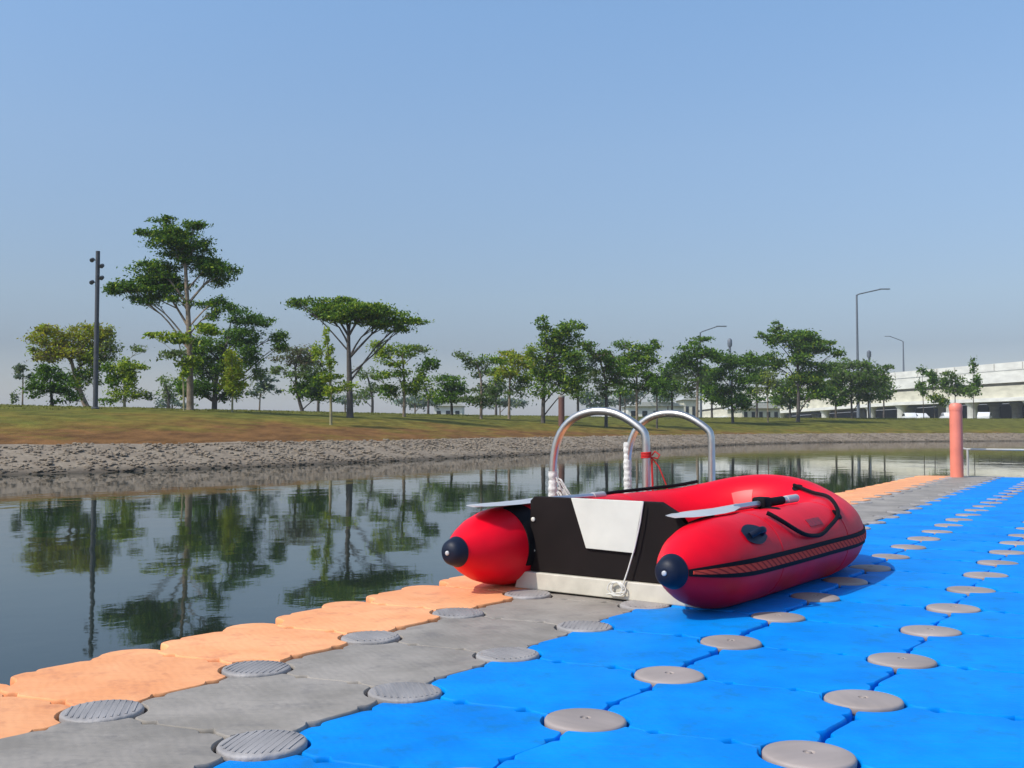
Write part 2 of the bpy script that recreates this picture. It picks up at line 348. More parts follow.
def block_mb(M4=None,m=0,mb=None):
    mb=mb or MB(); n=len(OUT)
    rings=[(.95,-.40),(.995,-.37),(.996,-.016),(.9945,-.007),(.989,-.002),(.980,.0),(.86,.0015)]
    vs=[]
    for s,z in rings:
        for x,y in OUT:
            p=Vector((x*s,y*s,z)); vs.append(M4@p if M4 else p)
    fs=[(i*n+k,i*n+(k+1)%n,(i+1)*n+(k+1)%n,(i+1)*n+k) for i in range(len(rings)-1) for k in range(n)]
    fs+=[tuple(range(n))[::-1],tuple((len(rings)-1)*n+k for k in range(n))]
    mb.add(vs,fs,m)
    for cx,cy in ((-.25,-.25),):
        c=Matrix.Translation((cx,cy,0)); mb.lathe([(.0975,-.10),(.0975,-.024),(.094,-.020)],16,(M4@c) if M4 else c,m)
    return mb
dock=empty('floating_dock',O0+d1*3); dock.rotation_euler.z=0
tag(dock,'floating modular dock of blue, grey and peach plastic floats joined by round pins','floating dock')
rotz=-A
meshes={k:block_mb().mesh('float_block',M[k],True,35) for k in('blue','grey','peach')}
cells=[]
for i in range(-9,27):
    for k in range(-2,9):
        c=O0+d1*(.5*i+.25)+d2*(.5*k+.25)
        if c.y<-1.5: continue
        colr='peach' if k==-2 else 'grey' if k==-1 else 'blue'
        dep=c.y; u=512+F*c.x/max(dep,.1); v=428+F*EYE/max(dep,.1)
        inv=dep>1.6 and -90<u<1110 and v<850
        cells.append((0 if inv else 1,dep,i,k,c,colr))
cells.sort(key=lambda q:(q[0],q[1]))
rest=MB(); lab={'peach':'peach float of the outer row beside the water','grey':'grey float between the peach and blue rows','blue':'bright blue float'}
for n_,(nv,dep,i,k,c,cl) in enumerate(cells):
    h=.004*math.sin(i*12.9898+k*78.233)
    if n_<100 and nv==0:
        o=bpy.data.objects.new('float_block',meshes[cl]); col.objects.link(o); o.parent=dock
        o.location=c-dock.location+Vector((0,0,h)); o.rotation_euler=(R(.35)*math.sin(i*3.1+k),R(.35)*math.cos(i*1.7+k*2),rotz); o['label']=lab[cl]
    else:
        M4=Matrix.Translation(c-dock.location+Vector((0,0,h)))@Matrix.Rotation(rotz,4,'Z'); block_mb(M4,{'blue':0,'grey':1,'peach':2}[cl],rest)
ro=rest.build('float_block',[M['blue'],M['grey'],M['peach']],dock,True,35); tag(ro,'distant and outlying floats in blue, grey and peach',kind='stuff')
def pin_mb(M4=None,mb=None,m=0,nub=True):
    mb=mb or MB()
    if not nub: return mb.lathe([(.04,-.09),(.086,-.022),(.092,-.014),(.0925,-.001),(.090,.0028),(.086,.0045),(.06,.0062),(.01,.0066)],36,M4,m)
    return mb.lathe([(.04,-.09),(.086,-.022),(.092,-.014),(.0925,-.001),(.090,.0028),(.086,.0045),(.06,.0062),(.03,.0068),(.0125,.0068),(.0105,.0035),(.006,.0035),(.005,.0075),(.001,.0075)],36,M4,m)
g2=pin_mb(nub=False)
for q in range(-5,6):
    if q%2 or abs(q)<5: g2.box((q*.0145,0,.0050),(.0022,math.sqrt(.0072-(q*.0145)**2)*.93,.0018))
pm=[pin_mb().mesh('pin_cap',M['pin'],True,40),g2.mesh('pin_cap',M['pin2'],True,40)]
pins=[]
for i in range(-8,28):
    for k in range(-1,9):
        c=O0+d1*(.5*i)+d2*(.5*k)
        if c.y<-1.3: continue
        dep=max(c.y,.1); u=512+F*c.x/dep; v=428+F*EYE/dep
        pins.append((0 if (c.y>1.7 and -40<u<1060 and v<800) else 1,dep,i,k,c))
pins.sort(key=lambda q:(q[0],q[1])); pr=MB()
for n_,(nv,dep,i,k,c) in enumerate(pins):
    g=0 if k>=1 else 1
    if n_<100 and nv==0:
        o=bpy.data.objects.new('pin_cap',pm[g]); col.objects.link(o); o.parent=dock; o.location=c-dock.location; o.rotation_euler=(R(.8)*math.sin(i*5+k),R(.8)*math.cos(i*3+k),(i*1.3+k) if g==0 else .25+.5*math.sin(i*2.1+k))
    else: pin_mb(Matrix.Translation(c-dock.location),pr,g)
if pr.v: tag(pr.build('pin_cap',[M['pin'],M['pin2']],dock,True,40),'distant round pin caps',kind='stuff')

# ------------------------------------------------------------------ boat
BA=R(36.8)
boat=empty('inflatable_boat',(.130,3.835,0),-BA)
tag(boat,'small red inflatable dinghy with black transom resting on the blue and grey dock','boat')
# tube centreline (local x = starboard, y = forward)
half=[(.476,0,.170),(.476,.15,.170),(.476,.4,.168),(.476,.8,.168),(.476,1.12,.170),(.475,1.30,.170),(.466,1.465,.170),(.436,1.62,.173),(.374,1.755,.183),(.275,1.870,.208),(.150,1.955,.240),(0,1.985,.254)]
full=half+[(-x,y,z) for x,y,z in half[-2::-1]]
CL=catmull(full,.02); sl=np.concatenate([[0],np.cumsum(np.linalg.norm(np.diff(CL,axis=0),axis=1))]); LT=sl[-1]
def rad(l):
    l=min(l,LT-l); return float(np.interp(l,[0,.004,.02,.055,.12,.19,.27,.35,.42],[.012,.030,.044,.056,.098,.130,.152,.162,.165]))
def SP(l,th,lift=0.0):
    l=min(max(l,0),LT); c=np.array([np.interp(l,sl,CL[:,k]) for k in range(3)])
    a=np.array([np.interp(max(l-.02,0),sl,CL[:,k]) for k in range(3)]); b_=np.array([np.interp(min(l+.02,LT),sl,CL[:,k]) for k in range(3)])
    T=Vector(b_-a).normalized(); O=T.cross(Vector((0,0,1))).normalized(); U=O.cross(T)
    r=rad(l)+lift; t=R(th)
    p=Vector(c)+(O*math.cos(t)+U*math.sin(t))*r
    if p.z<0.004+lift: p.z=.004+lift
    return p
def tube_grid(l0,l1,nl,th0,th1,nt,lift=0.,closed=False,ls=None):
    vs=[];ls=ls if ls is not None else np.linspace(l0,l1,nl); nl=len(ls)
    cnt=nt if closed else nt+1
    for l in ls:
        for k in range(cnt): vs.append(SP(l,th0+(th1-th0)*k/nt,lift))
    fs=[]
    for i in range(nl-1):
        for k in range(nt):
            k2=(k+1)%cnt; fs.append((i*cnt+k,(i+1)*cnt+k,(i+1)*cnt+k2,i*cnt+k2))
    return vs,fs
ls=np.concatenate([[.05,.06,.08],np.linspace(.1,.5,14),np.linspace(.55,LT-.55,90),np.linspace(LT-.5,LT-.1,14),[LT-.08,LT-.06,LT-.05]])
tm=MB(); tm.add(*tube_grid(0,0,0,0,360,48,0,True,ls)); tm.build('buoyancy_tube',M['red'],boat,True,60,fix=True)
for s in (0,1):
    cm=MB(); L_=np.array([0,.003,.01,.02,.035,.05,.056]); L_=L_ if s==0 else LT-L_[::-1]
    vs,fs=tube_grid(0,0,0,0,360,32,.004,True,L_); cm.add(vs,fs); n=32; 
    cm.add([vs[i] for i in range(n)] if s==0 else [vs[-n+i] for i in range(n)],[tuple(range(n))])
    cap=cm.build('end_cap',M['navy'],boat,True,50,fix=True)
    y=-.006; x=.476 if s==0 else -.476
    MB().lathe([(.009,-.004),(.009,.001),(.007,.003),(.003,.004)],16,Matrix.Translation((x,y+.003,.170))@Matrix.Rotation(R(90),4,'X')).build('cap_spot',M['alu'],cap,fix=True)  # small raised grey spot at the middle of each end cap
def ribbon(name,l0,l1,th0,th1,lift,m,nl=60,nt=4,parent=None,uv=False,thick=True):
    vs,fs=tube_grid(l0,l1,nl,th0,th1,nt,lift)
    mb=MB(); mb.add(vs,fs)
    if thick:                                    # side skirts down to the tube skin
        ls_=np.linspace(l0,l1,nl); c=nt+1
        for k,th in ((0,th0),(nt,th1)):
            v2=[vs[i*c+k] for i in range(nl)]+[SP(l,th,0) for l in ls_]
            mb.add(v2,[(i,i+1,nl+i+1,nl+i) for i in range(nl-1)])
        for i in (0,nl-1):
            v2=[vs[i*c+k] for k in range(c)]+[SP(ls_[i],th0+(th1-th0)*k/nt,0) for k in range(c)]
            mb.add(v2,[(k,k+1,c+k+1,c+k) for k in range(nt)])
    o=mb.build(name,m,parent or boat,True,40)
    if uv:
        ul=o.data.uv_layers.new(name='UVMap'); c=nt+1; ls_=np.linspace(l0,l1,nl)
        for lp in o.data.loops:
            vi=lp.vertex_index
            if vi<nl*c: ul.data[lp.index].uv=(ls_[vi//c],(vi%c)/nt)
            else: ul.data[lp.index].uv=(0.01,0)
    return o
st=ribbon('rub_strake',.06,LT-.06,-10.5,10.5,.006,M['rubber'],150,4)
ribbon('strake_print',.07,LT-.07,-4.6,4.6,.0085,M['strake'],150,3,parent=st,uv=True)
for l in (.62,1.32,LT-.62,LT-1.32): ribbon('seam_tape',l,l+.045,-170,178,.0016,M['red'],3,40)
# transom
tr=MB().prism([(-.335,.075),(.40,.075),(.40,.27),(.345,.335),(.265,.378),(-.315,.378),(-.335,.36)],.355,.385).build('transom',M['black'],boat,False,bevel=.003)
MB().prism([(-.155,.186),(.150,.180),(.170,.382),(-.175,.382)][0:0] or [(-.058,.186),(.156,.182),(.198,.3795),(-.128,.3795)],.343,.3545).build('motor_pad',M['white'],tr,False,bevel=.002)
MB().prism([(-.40,.004),(.44,.004),(.43,.073),(-.38,.073)],.335,.38).build('bottom_board',M['cream'],boat,False,bevel=.004)
for x in (-.318,):
    for z in (.285,.16): MB().lathe([(.009,0),(.009,.005),(.004,.008)],12,Matrix.Translation((x,.354,z))@Matrix.Rotation(R(90),4,'X')).build('bolt',M['white'],tr,fix=True)
for s in (-1,1):                                # rubber flaps joining transom to tubes
    l=.37; 
    th=(100,205) 
    if s==1: ribbon('transom_flap',l-.05,l+.07,th[0],th[1],.005,M['rubber'],4,14)
    else: ribbon('transom_flap',LT-l-.07,LT-l+.05,th[0],th[1],.005,M['rubber'],4,14)
# floor and thwart
fl=MB()
for k in range(7): fl.box((0,.62+k*.19,.06),(.34 if k<5 else .22,.09,.012))
fl.build('floor_board',M['alu'],boat,False,bevel=.004)
hull=MB(); hp=[(-.45,.37),(.45,.37),(.45,1.35),(.38,1.7),(.2,1.95),(0,2.02),(-.2,1.95),(-.38,1.7),(-.45,1.35)]
n=len(hp); hull.add([(x,y,.035 if y<1.5 else .10) for x,y in hp]+[(x,y,.045 if y<1.5 else .11) for x,y in hp],[tuple(range(n))[::-1],tuple(range(n,2*n))]+[(i,(i+1)%n,n+(i+1)%n,n+i) for i in range(n)])
hull.build('hull_floor',M['rubber'],boat,False)
# oars
def oar(s,tip,end,flip,lock_t):
    g=empty('oar',(0,0,0)); g.parent=boat
    tip=Vector(tip); end=Vector(end); D=(end-tip).normalized(); S=D.cross(Vector((0,0,1))).normalized(); U=S.cross(D)
    bl=MB(); Lb=.46
    prof=[(0,.030,.004),(.03,.060,.005),(.10,.078,.006),(.22,.080,.008),(.32,.066,.010),(.40,.036,.013),(Lb,.016,.015)]
    vs=[];fs=[]
    for q,wd,tk in prof:
        c=tip+D*q
        for a_,b_ in ((-1,0),(-.5,.5),(0,1),(.5,.5),(1,0),(.5,-.5),(0,-1),(-.5,-.5)): vs.append(c+S*wd*a_+U*tk*b_)
    for i in range(len(prof)-1):
        for k in range(8): fs.append((i*8+k,i*8+(k+1)%8,(i+1)*8+(k+1)%8,(i+1)*8+k))
    fs+=[tuple(range(8))[::-1],tuple((len(prof)-1)*8+k for k in range(8))]
    bl.add(vs,fs); bl.build('blade',M['alu'],g,True,30,fix=True)
    MB().tube([tip+D*(Lb-.04),end],.0135,14).build('shaft',M['shaft'],g)
    MB().tube([end-D*.01,end+D*.09,end+D*.10],[.0175,.0175,.012],14).build('grip',M['alu'],g)
    if s==1: MB().tube([tip+D*(lock_t-.0),tip+D*(lock_t+.20)],.0185,14).build('sleeve',M['rubber'],g)
    return tip,D
tip,D=oar(1,(.392,.235,.338),(.445,1.13,.354),1,.65)
tip2,D2=oar(-1,(-.450,.125,.346),(-.47,1.05,.338),-1,.78)
for (tp,DD,x) in ((tip,D,.476),(tip2,D2,-.476)):
    c=tp+DD*(.67 if x>0 else .80); lk=empty('oarlock',(0,0,0)); lk.parent=boat
    MB().lathe([(.042,.322),(.042,.330),(.030,.336),(.018,.338)],24,Matrix.Translation((x*.985,c.y,0))).build('oarlock_base',M['rubber'],lk)
    if x>0: MB().box((c.x,c.y,.352),(.030,.034,.024)).build('oarlock_clamp',M['rubber'],lk,bevel=.010,seg=3)
# carry handle patches
for l in (.44,LT-.44):
    h=MB(); vs=[];fs=[]; 
    nl,nt_=10,8
    for i in range(nl):
        for k in range(nt_):
            a=-1+2*i/(nl-1); b_=-1+2*k/(nt_-1); b2=b_*(1-.55*abs(a)**2); vs.append(SP(l+a*.085,40+b2*15,.004))
    fs=[(i*nt_+k,(i+1)*nt_+k,(i+1)*nt_+k+1,i*nt_+k+1) for i in range(nl-1) for k in range(nt_-1)]
    h.add(vs,fs); hp_=h.build('carry_handle',M['navy'],boat)
    pp=[SP(l-.05+.1*t,38,.006+.030*math.sin(math.pi*t)) for t in np.linspace(0,1,12)]
    MB().tube(pp,.012,10).build('handle_bar',M['navy'],hp_)
# grab line round the bow on the surface
def rope_on(name,lt,r,m,lift=.006,parent=None):
    P=catmull([(a,b_,0) for a,b_ in lt],.03) if False else None
    pts=[]; arr=np.array(lt,float)
    c=catmull([(a*100,b_) for a,b_ in lt],2.0)
    for a,b_ in c: pts.append(SP(a/100,b_,lift+r))
    return MB().tube(pts,r,8).build(name,m,parent or boat)
gl=rope_on('grab_line',[(.68,66),(.70,52),(.75,37),(.82,26),(.90,21),(1.0,20),(1.11,27),(1.22,35),(1.30,44),(1.36,56),(1.42,68),(1.55,88),(1.68,102),(1.85,112),(2.0,118)],.0085,M['rubber'])
rope_on('grab_line',[(LT-.85,72),(LT-1.1,62),(LT-1.35,70),(LT-1.7,82),(LT-1.9,84)],.0085,M['rubber'])
for l,th in ((1.31,44),(1.98,116),(LT-1.35,70)):
    vs=[SP(l+.034*math.cos(a),th+9*math.sin(a),.005) for a in np.linspace(0,2*math.pi,20,endpoint=False)]+[SP(l,th,.010)]
    pa=MB().add(vs,[(k,(k+1)%20,20) for k in range(20)]).build('rope_patch',M['rubber'],boat,True,60)
# label patches
def patch(name,l0,l1,t0,t1,m): return ribbon(name,l0,l1,t0,t1,.0022,m,8,6)
patch('label_patch',2.27,2.42,146,172,M['pinklabel'])
patch('printed_mark',.96,1.10,34,46,M['logo'])
# ------------------------------------------------------------------ rope off the transom
rp=MB(); rp.tube([(.205,.334,.378),(.192,.333,.30),(.170,.332,.21),(.140,.331,.12),(.120,.325,.06)],.003,8)
cc=[]
for k in range(60):
    a=k*.42; cc.append((.095+.030*math.cos(a)+.01*math.sin(a*.3),.322-.006*(k%3)/3,.045+.026*math.sin(a)))
rp.tube([(.120,.325,.06)]+cc+[(.05,.32,.02)],.0027,6)
ro=rp.build('mooring_rope',M['whiterope']); ro.location=boat.location; ro.rotation_euler=boat.rotation_euler
tag(ro,'thin white rope hanging down the black transom into a small coil on the cream board','rope')

# ------------------------------------------------------------------ boarding ladder
lad=empty('dock_ladder',(.76,5.97,0),0); tag(lad,'stainless steel boarding ladder with two arched handrails on the dock edge behind the dinghy','ladder')
outv=-d2; LW=.60
def hoop(o):
    P=[(0,-.005),(0,.3),(0,.56),(.006,.61),(.02,.642),(.10,.70),(.18,.738),(.27,.755),(.36,.75),(.45,.72),(.52,.665),(.565,.59),(.59,.50),(.60,.38),(.60,.1),(.60,-.9)]
    c=catmull([(a*1.0,b_) for a,b_ in P],.03)
    return [o+outv*a+Vector((0,0,b_)) for a,b_ in c]
for q,Ls in enumerate((0,1.08)):
    o=d1*Ls
    h=MB().tube(hoop(o),.0235,16).build('handrail',M['steel'],lad)
    MB().lathe([(.055,.002),(.055,.012),(.03,.018)],20,Matrix.Translation(o)).build('foot_flange',M['steel'],h)
for z in (-.22,-.48,-.74): MB().tube([outv*LW+Vector((0,0,z)),outv*LW+d1*1.08+Vector((0,0,z))],.018,10).build('rung',M['steel'],lad)
# tape wraps
def wrap(o,z0,z1,r,m,name,frill=0,par=lad):
    pts=[];rr=[]
    n=int((z1-z0)/.008)
    for k in range(n+1):
        pts.append(o+Vector((0,0,z0+(z1-z0)*k/n))); rr.append(r+.0016*math.sin(k*1.3)+.0014*math.sin(k*.45+1))
    mb=MB().tube(pts,rr,12)
    for k in range(frill):
        a=random.uniform(0,6.3); z=z0+random.uniform(.0,.13); p=o+Vector((0,0,z)); L1=random.uniform(.05,.13)
        mb.tube([p,p+Vector((math.cos(a)*L1*.5,math.sin(a)*L1*.5,.02)),p+Vector((math.cos(a)*L1,math.sin(a)*L1*.7,-.05))],[.009,.007,.003],5)
    return mb.build(name,m,par)
t1=wrap(outv*LW,.05,.40,.0262,M['tape'],'tape_wrap',0)
t2=wrap(outv*LW+d1*1.08,-.05,.56,.027,M['tape'],'tape_wrap',0)
fr=MB()
for k in range(12):
    a=random.uniform(-.6,1.6); z=random.uniform(.26,.40); p=outv*LW+Vector((0,0,z)); L1=random.uniform(.06,.15)
    fr.tube([p,p+Vector((math.cos(a)*L1*.45,-.02,-.02)),p+Vector((math.cos(a)*L1,-.03,-.05-L1*.6))],[.006,.004,.002],5)
fr.build('tape_tail',M['tape'],t1)
rs=MB()
bx=Vector((0,0,0))
rs.tube([bx+Vector((.027*math.cos(a),.027*math.sin(a),.485+.0007*k)) for k,a in enumerate(np.linspace(0,25,50))],.0045,6)
rs.tube([(.03,0,.50),(.05,0,.525),(.075,-.01,.505),(.065,0,.485),(.03,0,.49)],.0045,6)
rs.tube([(.03,0,.49),(.07,-.01,.44),(.11,-.01,.34),(.13,-.01,.24),(.16,0,.16)],.0038,6)
rs.tube([(.03,-.01,.48),(.035,-.01,.3),(.034,-.01,.1),(.034,-.01,.02)],.006,6)
rso=rs.build('red_string',M['redrope']); rso.location=lad.location; tag(rso,'red string knotted round the ladder handrail leg with loose ends hanging','string')

# ------------------------------------------------------------------ dock-end post and rail
def ground(u,v,z=0):
    a=pt(u,v,1); k=(z-EYE)/(a.z-EYE); return Vector((a.x*k,k,z))
g=ground(957,477.5); pq=empty('mooring_post',g); tag(pq,'salmon orange round mooring post standing at the far end of the dock','post')
MB().lathe([(.083,-.3),(.083,.0),(.081,.90)],28).build('post_shaft',M['post'],pq)
MB().lathe([(.085,.89),(.087,.92),(.085,.955),(.066,.985),(.02,.995)],28).build('post_cap',M['post'],pq)
g=ground(968,476.5); rl=empty('end_rail',g); tag(rl,'low thin white rail along the far end of the dock right of the orange post','rail')
H=.37
MB().tube([(-.09,.05,H+.03),(-.02,.01,H),(0,0,H),*[d2*k*.5+Vector((0,0,H)) for k in range(1,9)]],.013,10).build('top_rail',M['rail'],rl)
for k in (0,1.3,2.6,4.0): MB().tube([d2*k+Vector((0,0,0)),d2*k+Vector((0,0,H))],.015,8).build('rail_post',M['rail'],rl)

# ------------------------------------------------------------------ trees
def tree(name,label,cat,u,D,clumps,leaf,bark='bark',trunk=None,tr=.12,dens=1.0,lpx=1.8,group='trees along the far bank',limbs=True,split=.5):
    x=xat(u,D); z0=hgt(x,D); px=D/F
    root=empty(name,(x,D,z0)); tag(root,label,cat,group)
    def W(uu,vv,dy=0): return Vector(((uu-u)*px,dy,EYE+(428-vv)*px-z0))
    tp=trunk or [(u,0),(clumps[0][0],clumps[0][1])]
    tb=MB(); tpts=[Vector((0,0,-.15))]
    for (a,b_) in tp[1:]: tpts.append(W(a,b_))
    cpts=[Vector(tuple(q)) for q in catmull([tuple(p) for p in tpts],max(.3,px*4))]
    n=len(cpts); tb.tube(cpts,[tr*(1.25 if k==0 else 1)*(1-.62*k/n) for k in range(n)],8)
    cb=MB()
    for ci,cl in enumerate(clumps):
        cu,cv,ru,rv=cl[:4]; dn=cl[4] if len(cl)>4 else 1.; lm=cl[5] if len(cl)>5 else None
        rx,rz=ru*px,rv*px; ry=max(rx*.85,rz); dy=random.uniform(-.55,.55)*rx if ci else 0
        c=W(cu,cv,dy)
        if limbs and n>3:
            # limb leaves the trunk below the clump
            cand=[k for k in range(int(n*split),n) if cpts[k].z<c.z-.1*rz] or [n-1 if c.z>cpts[-1].z else int(n*split)]
            best=min(cand,key=lambda k:(cpts[k]-c).length*.5+2*abs((c.z-cpts[k].z)-1.0*(Vector((c.x,c.y))-Vector((cpts[k].x,cpts[k].y))).length))
            s_=cpts[best]; mid=s_.lerp(c,.5)+Vector((0,0,.09*(c-s_).length))+Vector(rng.normal(0,.04*(c-s_).length,3))
            r0=tr*.42*min(1,.4+rx/2.0); P=[Vector(tuple(q)) for q in catmull([tuple(s_),tuple(mid),tuple(c+Vector((0,0,rz*.1)))],.35)]
            tb.tube(P,[r0*(1-.75*k/len(P)) for k in range(len(P))],6)
            for _ in range(3):
                e=c+Vector((random.uniform(-.8,.8)*rx,random.uniform(-.6,.6)*ry,random.uniform(-.1,.6)*rz)); k0=P[len(P)//2]
                tb.tube([k0,k0.lerp(e,.5)+Vector((0,0,-.03)),e],[r0*.45,r0*.3,r0*.1],5)
        K=max(5,int(ru*rv/9)); N_=int(7.6*ru*rv*dens*dn); sub=[]
        for _ in range(K):
            while True:
                q=rng.uniform(-1,1,3)
                if (q**2).sum()<1: break
            sub.append((q*np.array([rx,ry,rz])*.95, random.uniform(.6,1.2)))
        sr=np.array([rx,ry,rz])*1.25/ (K**.33); sr=np.maximum(sr,px*2.2); sr[2]*=.75
        keys=leaf if lm is None else lm
        for _ in range(N_):
            so,ss=sub[random.randrange(K)]; q=rng.normal(0,.58,3); p=np.array(c)+so+q*sr*ss
            ls_=lpx*px*random.uniform(.55,1.25); nrm=Vector(rng.normal(0,1,3)+np.array([0,-.2,.9])).normalized()
            t=nrm.orthogonal().normalized(); t.rotate(Matrix.Rotation(random.uniform(0,6.3),3,nrm)); b_=nrm.cross(t); P=Vector(p)
            mi=random.choices(range(len(keys)),weights=[k[1] for k in keys])[0]
            mi=ALLK.index(keys[mi][0])
            cb.add([P-t*ls_,P-b_*ls_*.45,P+t*ls_,P+b_*ls_*.45],[(0,1,2,3)],mi)
    tb.build('trunk',M[bark],root,True,60); cb.build('crown',[LF[k] for k in ALLK],root,False)
    return root
ALLK=list(LF)
DK=[('dark',6),('mid',4)]; MD=[('dark',3),('mid',6),('light',1)]; LG=[('light',6),('mid',4)]; YG=[('yellow',5),('light',4),('brown',1)]; SP_=[('dull',6),('mid',2)]; BR=[('brown',5),('dull',4)]
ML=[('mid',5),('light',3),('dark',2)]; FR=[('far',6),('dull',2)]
tree('broad_tree','bushy yellow topped tree at the far left beyond the spotlight pole','tree',88,50,[(48,336,21,12,1.2),(78,336,24,13,1.2),(100,330,9,9,.7),(60,354,28,12,1.1,[('yellow',4),('brown',3),('light',3)]),(90,358,20,12,.9,[('light',4),('mid',3),('brown',2)]),(108,346,9,12,.7,[('dull',5),('light',2)]),(82,378,18,12,.8,ML),(30,348,5,4,1,LG)],YG,trunk=[(88,0),(78,388),(70,360)],tr=.16,split=.3)
tree('small_tree','small dark green tree in front of the yellow topped one','tree',52,47,[(48,372,16,10,1.1),(44,388,14,10,1.1),(66,386,14,10,.8),(62,396,16,7,.7),(34,396,5,4,.7)],[('dark',5),('mid',5)],trunk=[(52,0),(50,385)],tr=.09,bark='barkd')
tree('sapling','thin pale sapling nearest the left picture edge','tree',22,52,[(22,369,7,5,.7),(18,376,5,3,.6),(30,376,6,4,.5),(14,398,3,6,.6)],[('dull',6),('far',3)],trunk=[(22,0),(22,372)],tr=.05,lpx=2.2)
tree('young_tree','light green young tree with drooping leaves just right of the spotlight pole','tree',124,46,[(121,372,10,14,1.2),(138,366,13,4,1),(108,368,8,7,1,MD),(141,349,10,4,.8,SP_),(112,382,9,8,.9,MD),(125,395,18,7,.8,LG),(108,400,10,4,.9,MD),(150,395,8,5,.5,SP_),(132,382,6,12,.9)],LG,trunk=[(124,0),(124,385),(122,365)],tr=.07,bark='barky')
tree('tall_tree','tallest tree with layered dark crown on a pale bare trunk','tree',190,45,[(173,243,28,13,1.2),(184,255,22,12,1.0),(161,219,11,5,1),(190,221,12,6,1),(146,232,13,5,1),(172,228,22,8,1),(200,243,9,7,1),(151,270,28,12,1.25),(150,285,36,11,1.25),(120,288,14,8,1.2),(140,298,14,7,1),(214,272,22,11,1.2),(210,263,14,7,1),(173,297,9,5,.8),(190,303,10,4,.7),(217,302,12,8,1),(211,314,8,5,.9)],[('dark',6),('mid',4),('light',1)],trunk=[(190,0),(189,360),(187,320),(185,290),(183,262)],tr=.165,dens=1.1,split=.42)
tree('sprouting_shrub','light green sprouts crossing the tall pale trunk','shrub',184,44,[(153,335,7,3,1),(176,338,14,5,1),(208,330,13,6,1),(187,362,9,5,.8),(172,352,10,5,.7,SP_),(186,372,6,6,.6)],LG,trunk=[(184,0),(182,370),(178,342)],tr=.05,bark='barky',lpx=2.6)
tree('dense_tree','dark dense tree right behind the tall pale trunk','tree',214,56,[(244,317,18,9,1.1),(232,309,10,5,1),(262,322,10,5,.9),(240,336,24,11,1.2),(277,336,9,8,1,MD),(278,346,8,6,1,MD),(204,348,19,13,1.1,MD),(200,368,22,12,1,MD),(197,386,22,12,1,DK),(181,388,11,10,1,MD),(250,356,15,13,1,DK),(258,372,9,8,.7,SP_),(222,362,14,18,1,MD),(225,392,16,10,.7)],[('dark',7),('mid',3)],trunk=[(214,0),(216,375),(225,345)],tr=.16,bark='barkd',split=.2)
tree('young_tree','bright yellow green drooping young tree in front of the dark dense one','tree',232,45,[(231,356,6,8,1.1),(233,371,9,12,1.2),(236,387,11,9,1),(226,385,7,10,.9)],[('light',7),('yellow',2)],trunk=[(232,0),(232,385),(231,358)],tr=.05,bark='barky')
tree('sparse_tree','sparse brownish tree left of the umbrella shaped one','tree',303,62,[(298,350,20,7,.75),(290,360,18,7,.7),(312,362,12,8,.6),(280,370,9,5,.6,SP_),(300,372,16,7,.5,SP_),(314,384,18,12,1.0,MD),(322,396,14,7,.9,MD),(300,392,12,8,.7,MD)],BR,trunk=[(303,0),(297,392),(295,370)],tr=.12,bark='barkd',split=.2)
tree('faint_tree','faint pale green tree between the dense and the brownish trees','tree',259,70,[(270,386,11,7,.7),(262,378,8,5,.6),(256,394,6,5,.5),(273,372,5,4,.5)],FR,trunk=[(259,0),(260,392)],tr=.07,lpx=2.2)
tree('umbrella_tree','wide flat topped umbrella shaped tree with forking limbs','tree',350,48,[(352,315,32,8,1.3),(312,303,22,6,1.25),(334,309,24,8,1.3),(366,312,26,8,1.3),(390,318,22,7,1.25),(410,319,13,4,1.2),(345,298,16,4,1),(396,328,12,5,1),(322,315,12,5,1.1),(294,300,7,3,1),(378,325,16,5,1)],[('mid',6),('dark',3),('light',2)],trunk=[(350,0),(349,375),(348,345),(348,330)],tr=.17,bark='barkd',dens=1.15,split=.32)
tree('slim_tree','slim light green pole like tree before the umbrella shaped tree','tree',331,40,[(326,338,3,10,1.2),(329,356,4,12,1.2),(318,352,4,14,.9),(331,376,11,6,.9),(340,386,14,5,.9),(330,392,6,8,.7)],[('light',6),('mid',3)],trunk=[(331,0),(330,380),(326,335)],tr=.06,bark='barky')
tree('open_tree','open crowned light tree right of the umbrella shaped one','tree',404,54,[(382,349,11,9,1,LG),(404,350,16,6,.9),(422,350,9,4,.6,SP_),(392,360,12,6,.8,LG),(430,366,9,8,1.1,DK),(396,375,16,6,.8),(388,392,11,9,.9,MD),(410,386,12,9,.8),(420,378,8,7,.8),(374,376,6,4,.6,SP_)],ML,trunk=[(404,0),(404,380),(402,355)],tr=.09,bark='bark',split=.2)
tree('round_bush','dark green rounded bush tree in the gap left of the centre','tree',452,66,[(448,383,14,7,1.3),(458,388,12,6,1.2),(452,396,15,6,1.1),(444,402,10,4,1)],[('dark',4),('mid',6)],trunk=[(452,0),(451,392)],tr=.1,bark='barkd')
tree('pale_tree','thin pale tree with wispy crown left of the centre','tree',481,60,[(466,356,8,5,.7),(475,362,13,6,.7),(492,360,10,5,.8,MD),(478,372,11,6,.5),(484,392,17,8,.9,[('dark',3),('dull',6)]),(478,402,18,6,.9,[('dark',3),('dull',6)])],SP_,trunk=[(481,0),(481,380),(476,362)],tr=.09)
tree('yellow_tree','yellowish leafed tree just left of the centre','tree',509,64,[(510,358,16,8,1),(524,364,14,9,1),(505,372,14,7,.9),(526,378,12,8,.8,ML),(516,390,12,8,.4,SP_)],[('light',6),('yellow',3),('mid',2)],trunk=[(509,0),(510,380),(513,360)],tr=.09)
